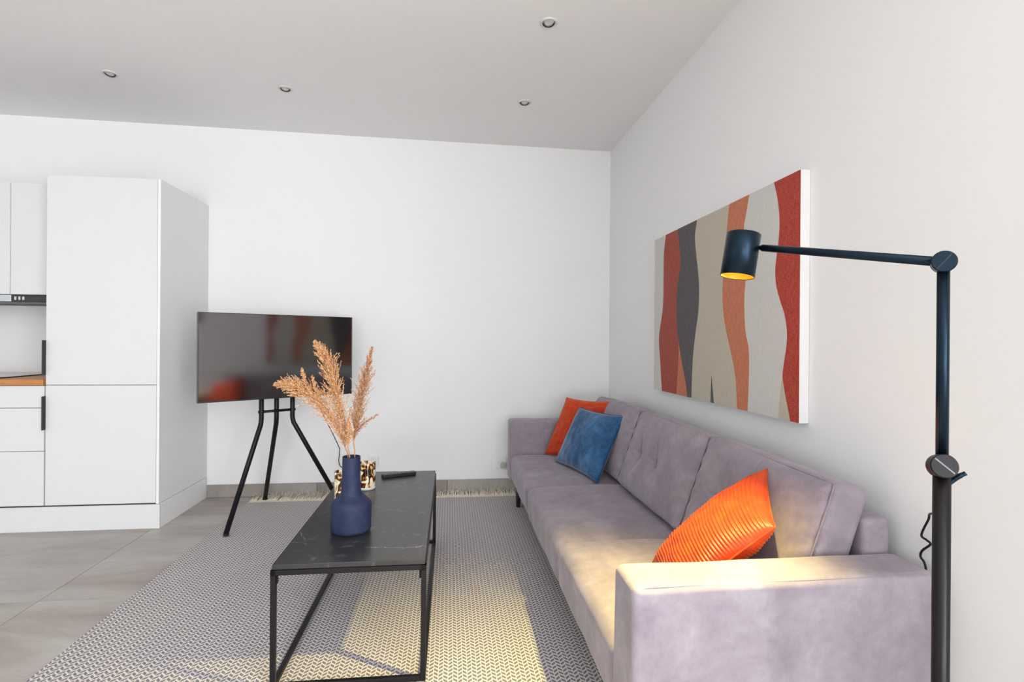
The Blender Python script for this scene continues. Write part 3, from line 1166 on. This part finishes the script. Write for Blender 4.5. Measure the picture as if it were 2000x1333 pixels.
# back cushions, leaning
yb = [1.335, 2.040, 2.820, 3.658]
TH = 0.062
for i in range(3):
    y0, y1 = yb[i] + 0.001, yb[i + 1] - 0.001
    hy, hz = (y1 - y0) / 2, 0.205
    by = {0: (-0.08, 0.13), 1: (-0.022, 0.183), 2: (-0.06, 0.145)}[i]

    def fn(p, n, hy=hy, hz=hz, i=i, by=by):
        q_ = p.copy()
        e = max(0, 1 - (abs(q_.y) / hy) ** 5) * max(0, 1 - (abs(q_.z) / hz) ** 5)
        if q_.x < -TH + 0.045:
            w_ = min(1.0, (-TH + 0.045 - q_.x) / 0.030)
            dx = -0.030 * e
            for yy in by:
                dy, dz = q_.y - yy, q_.z + 0.005
                dx += 0.026 * math.exp(-(dy / 0.015) ** 2 - (dz / 0.017) ** 2)
                dx += 0.024 * math.exp(-(dy / 0.050) ** 2 - (dz / 0.060) ** 2)
                # creases running up and down from the button
                dx += 0.018 * math.exp(-((dy - 0.10 * dz) / 0.0075) ** 2 - ((dz - 0.055) / 0.040) ** 2)
                dx += 0.012 * math.exp(-((dy + 0.15 * dz) / 0.0085) ** 2 - ((dz + 0.055) / 0.035) ** 2)
                dx += 0.006 * math.exp(-((dz - 0.25 * dy) / 0.008) ** 2 - ((abs(dy) - 0.045) / 0.02) ** 2)
            # puckers running in from the side seams
            side = max(0, abs(q_.y) / hy - 0.72) / 0.28
            dx += 0.007 * side * math.sin(q_.z * 95 + 3 * math.sin(q_.y * 20)) * (1 - side * 0.6)
            dx += lump(q_, 0.006, 7, 11 * i)
            q_.x += dx * w_
        # rounded upper corners
        q_.z += 0.006 * math.sin(q_.y * 6 + i) * (q_.z / hz if q_.z > 0 else 0)
        q_.z += lump(q_, 0.004, 6, 3 * i)
        # lean: top goes back to the wall
        a_ = math.radians(19)
        xx, zz = q_.x, q_.z
        q_.x = xx * math.cos(a_) + zz * math.sin(a_)
        q_.z = -xx * math.sin(a_) * 0.55 + zz * math.cos(a_)
        return q_
    bm_ = soft_box(TH, hy, hz, 0.030, fn, 76, 5)
    ccx, ccz = 1.018, 0.548
    cu = spart('back_cushion', bm_, ccx, (y0 + y1) / 2, ccz)
    a_ = math.radians(19)

    def loc(x, y, z):
        q_ = Vector((x * math.cos(a_) + z * math.sin(a_), y, -x * math.sin(a_) * 0.55 + z * math.cos(a_)))
        q_.z += 0.006 * math.sin(y * 6 + i) * (z / hz if z > 0 else 0)
        return q_ + Vector((ccx, (y0 + y1) / 2, ccz)) - sl
    # stitched seams round the front panel
    pts = [loc(-TH + 0.005, -hy + 0.006, -hz + 0.03), loc(-TH + 0.005, -hy + 0.006, 0), loc(-TH + 0.005, -hy + 0.006, hz - 0.03), loc(-TH + 0.009, -hy + 0.02, hz - 0.010),
           loc(-TH + 0.009, -hy + 0.04, hz - 0.006), loc(-TH + 0.009, 0, hz - 0.006), loc(-TH + 0.009, hy - 0.04, hz - 0.006)]
    o = obj('seam', tube(bmesh.new(), smoothpath(pts, 4), 0.0026, 6), M_sofa, cu, True)
    for yy in by:
        dp = -TH - 0.030 + 0.050 - 0.006
        c = loc(dp, yy, -0.005)
        b = lathe(bmesh.new(), [(0.0, 0.005), (0.006, 0.0045), (0.0105, 0.002), (0.012, -0.002)], 18, along(c, (-1, 0, 0.2)))
        obj('button', b, M_sofa, cu, True)

for x_, y_ in ((SX0 + 0.055, SY0 + 0.12), (SX1 - 0.07, SY0 + 0.12), (SX0 + 0.055, 3.60), (SX1 - 0.07, 3.60)):
    z0 = RZ + 0.001 if x_ < RX1 else 0.0
    b = tube(bmesh.new(), [(x_, y_, 0.170), (x_ - 0.002, y_, z0)], [0.022, 0.013], 16)
    spart('leg', b, 0, 0, 0, M_sole)

# ------------------------------------------------------------------ cushions
def pillow(name, label, corners, thick, mat, ribs=0, rib_amp=0.0022, seed=0, n=64, group=None, rib_dir=0, piping=None, bulge=(1.0, 1.0)):
    """corners: TL, TR, BR, BL in world; closed pillow with ears, ribs across the u direction"""
    TL, TR, BR, BL = [Vector(c) for c in corners]
    base = (BL + BR) / 2
    t = thing(name, label, 'cushion', base, 0, group)
    N_ = (TR - TL).cross(TL - BL).normalized()      # front normal (towards the viewer side)
    N_ = -N_ if N_.dot(Vector((0, 0, CAMZ)) - base) < 0 else N_
    b = bmesh.new()
    sheets = []
    for s in (1, -1):
        g = []
        for i in range(n + 1):
            row = []
            for j in range(n + 1):
                u, v_ = i / n, j / n
                U, V = 2 * u - 1, 2 * v_ - 1
                # concave outline between the pointed corners
                pin = 0.035
                uu = u + (0.5 - u) * 2 * pin * (1 - V * V)
                vv = v_ + (0.5 - v_) * 2 * pin * (1 - U * U)
                p = (TL * (1 - uu) * (vv) + TR * uu * vv + BR * uu * (1 - vv) + BL * (1 - uu) * (1 - vv))
                e = (max(0, 1 - U * U) * max(0, 1 - V * V))
                hgt = thick * (e ** 0.42) * bulge[0 if s > 0 else 1]
                if ribs:
                    c = u if rib_dir == 0 else v_
                    hgt += rib_amp * abs(math.sin(c * ribs * PI)) * min(1, e * 12)
                hgt += 0.007 * noise.noise(Vector((u * 4, v_ * 4, seed + s))) * min(1, e * 4)
                hgt += 0.004 * noise.noise(Vector((u * 11, v_ * 5, seed + s * 3))) * min(1, e * 4)
                if s < 0 and (i in (0, n) or j in (0, n)):
                    row.append(sheets[0][i][j])
                else:
                    row.append(b.verts.new(p + N_ * hgt * s - base))
            g.append(row)
        sheets.append(g)
        for i in range(n):
            for j in range(n):
                b.faces.new((g[i][j], g[i + 1][j], g[i + 1][j + 1], g[i][j + 1]))
    edge = [sheets[0][i][0].co.copy() for i in range(n + 1)] + [sheets[0][n][j].co.copy() for j in range(1, n + 1)] + \
           [sheets[0][i][n].co.copy() for i in range(n - 1, -1, -1)] + [sheets[0][0][j].co.copy() for j in range(n - 1, 0, -1)]
    obj('cover', b, mat, t, True)
    obj('piping', tube(bmesh.new(), edge[::2] + [edge[0]], 0.0035, 6), piping or mat, t, True)
    return t


pillow('cushion', 'orange ribbed cushion leaning in the far sofa corner behind the blue cushion',
       [(0.792, 3.595, 0.737), (1.035, 3.30, 0.742), (0.90, 3.26, 0.36), (0.648, 3.60, 0.362)], 0.060, M_orange, 44, 0.0042, 3, n=220, rib_dir=1)
pillow('cushion', 'blue velvet cushion with piped edge leaning in front of the far orange cushion',
       [(0.818, 3.33, 0.704), (0.995, 2.98, 0.697), (0.800, 2.845, 0.356), (0.668, 3.33, 0.368)], 0.072, M_blue, 0, 0, 8, piping=suede('blue_piping', (22, 46, 78), (36, 66, 104), (60, 98, 140)))
pillow('cushion', 'bright orange ribbed velvet cushion slumped at the near sofa arm',
       [(0.700, 1.79, 0.365), (0.995, 1.60, 0.722), (0.855, 1.335, 0.634), (0.610, 1.43, 0.385)], 0.070, M_orange, 36, 0.0062, 5, n=260, rib_dir=0, bulge=(1.0, 0.8))

# ------------------------------------------------------------------ floor lamp
LX, LY = 0.853, 0.850
lamp = thing('floor_lamp', 'black metal reading floor lamp with jointed arm standing beside the sofa arm', 'lamp', (LX, LY, 0))
Z1, Z2 = 1.262, 0.908
b = tube(bmesh.new(), [(0, 0, 0.015), (0, 0, Z2 - 0.012)], 0.0132, 24)
obj('pole', b, M_lowpole, lamp, True)
b = tube(bmesh.new(), [(0, 0, Z2 + 0.005), (0, 0, Z1)], 0.0094, 24)
obj('pole', b, M_lamp, lamp, True)
b = lathe(bmesh.new(), [(0.0, 0.0), (0.130, 0.0), (0.134, 0.004), (0.134, 0.012), (0.128, 0.016), (0.02, 0.018), (0.0135, 0.022), (0.0, 0.022)], 64)
obj('base_plate', b, M_lamp, lamp, True)
head = Vector((0.722, 1.280, 1.338))
hl = head - Vector((LX, LY, 0))
j1 = Vector((0, 0, Z1))
att = hl + Vector((0.038, -0.012, 0.018))
ad = (att - j1).normalized()
b = tube(bmesh.new(), [j1 + ad * 0.005, att - ad * 0.018, att - ad * 0.010, att - ad * 0.006, att], [0.0085, 0.0085, 0.0055, 0.0045, 0.0045], 20)
obj('arm', b, M_lamp, lamp, True)


def knob(c, ax, r, half, zr_=0.7, rgb=(20, 22, 26), km=None):
    ax = Vector(ax).normalized()
    b = lathe(bmesh.new(), [(0.0, -half), (r * 0.93, -half), (r, -half + 0.002), (r, -0.001), (r * 0.9, 0), (r, 0.001), (r, half - 0.002), (r * 0.93, half), (0.0, half)], 40, along(c, ax))
    o = obj('joint_knob', b, km or M_lamp, lamp, True)
    o.data.polygons.foreach_set('use_smooth', [False] * len(o.data.polygons))
    s = B(-r * 0.86, r * 0.86, -0.0011, 0.0011, half - 0.0006, half + 0.0006)
    bmesh.ops.transform(s, matrix=along(c, ax) @ Matrix.Rotation(zr_, 4, 'Z'), verts=s.verts)
    obj('slot', s, plain('knob_slot', rgb, 0.35), o)
    return o


knob(j1, (-0.62, -0.78, 0.0), 0.0185, 0.013, 0.9)
knob(Vector((-0.004, -0.004, Z2)), (-0.45, -0.85, 0.22), 0.0205, 0.014, 2.4, (120, 116, 120), M_lowpole)
# cable hook on the pole
b = tube(bmesh.new(), smoothpath([(0.008, 0.004, 0.868), (0.018, 0.000, 0.880), (0.026, -0.006, 0.890), (0.034, -0.012, 0.897)], 4), [0.0045] * 10 + [0.0038] * 3, 10)
obj('cable_hook', b, M_lamp, lamp, True)
# shade: open cylinder tilted a little, gold inside, bulb
axis = Vector((0.17, 0.02, 1)).normalized()
Mx = along(hl, axis)
R_, Hh = 0.0405, 0.0545
b = lathe(bmesh.new(), [(0.0, Hh), (R_ - 0.002, Hh), (R_, Hh - 0.002), (R_, -Hh), (R_ - 0.0015, -Hh), (R_ - 0.0015, -Hh + 0.0012)], 64, Mx)
sh = obj('lamp_shade', b, M_lamp, lamp, True)
sh.data.polygons.foreach_set('use_smooth', [abs(p.normal.dot(axis)) < 0.5 for p in sh.data.polygons])
b = lathe(bmesh.new(), [(R_ - 0.0018, -Hh + 0.001), (R_ - 0.0018, Hh - 0.008), (0.0, Hh - 0.008)], 64, Mx)
obj('shade_lining', b, M_gold, sh, True)
b = lathe(bmesh.new(), [(0.0, -0.018), (0.012, -0.016), (0.019, -0.006), (0.019, 0.004), (0.012, 0.022), (0.011, 0.040)], 32, Mx)
obj('bulb', b, M_glow, sh, True)
ld = bpy.data.lights.new('reading_lamp_light', 'SPOT')
ld.energy = 135
ld.color = (1.0, 0.79, 0.27)
ld.spot_size = math.radians(90)
ld.spot_blend = 0.85
ld.shadow_soft_size = 0.018
lo = bpy.data.objects.new('reading_lamp_light', ld)
COL.objects.link(lo)
beam = Vector((0.35, -0.09, 1)).normalized()
lo.matrix_world = Matrix.Translation(Vector((LX, LY, 0)) + hl - axis * 0.040) @ (beam.to_track_quat('Z', 'Y').to_matrix().to_4x4())

# black cord from the lamp down behind the sofa
cc = thing('lamp_cord', 'black zigzag cord hanging by the wall behind the lamp pole', 'cord', (1.19, 1.22, 0))
co = Vector(cc.location)
pts = [(LX + 0.012, LY + 0.004, 0.866), (0.93, 0.93, 0.80), (1.10, 1.08, 0.735), (1.185, 1.21, 0.70), (1.200, 1.232, 0.678), (1.202, 1.254, 0.632), (1.202, 1.240, 0.624), (1.202, 1.228, 0.617),
       (1.203, 1.252, 0.592), (1.203, 1.257, 0.574), (1.203, 1.242, 0.552), (1.203, 1.235, 0.45), (1.203, 1.22, 0.2), (1.195, 1.10, 0.012), (1.05, 0.98, 0.008), (LX + 0.125, LY + 0.045, 0.008)]
b = tube(bmesh.new(), [p - co for p in smoothpath(pts, 6)], 0.0028, 8)
obj('cable', b, M_black, cc, True)
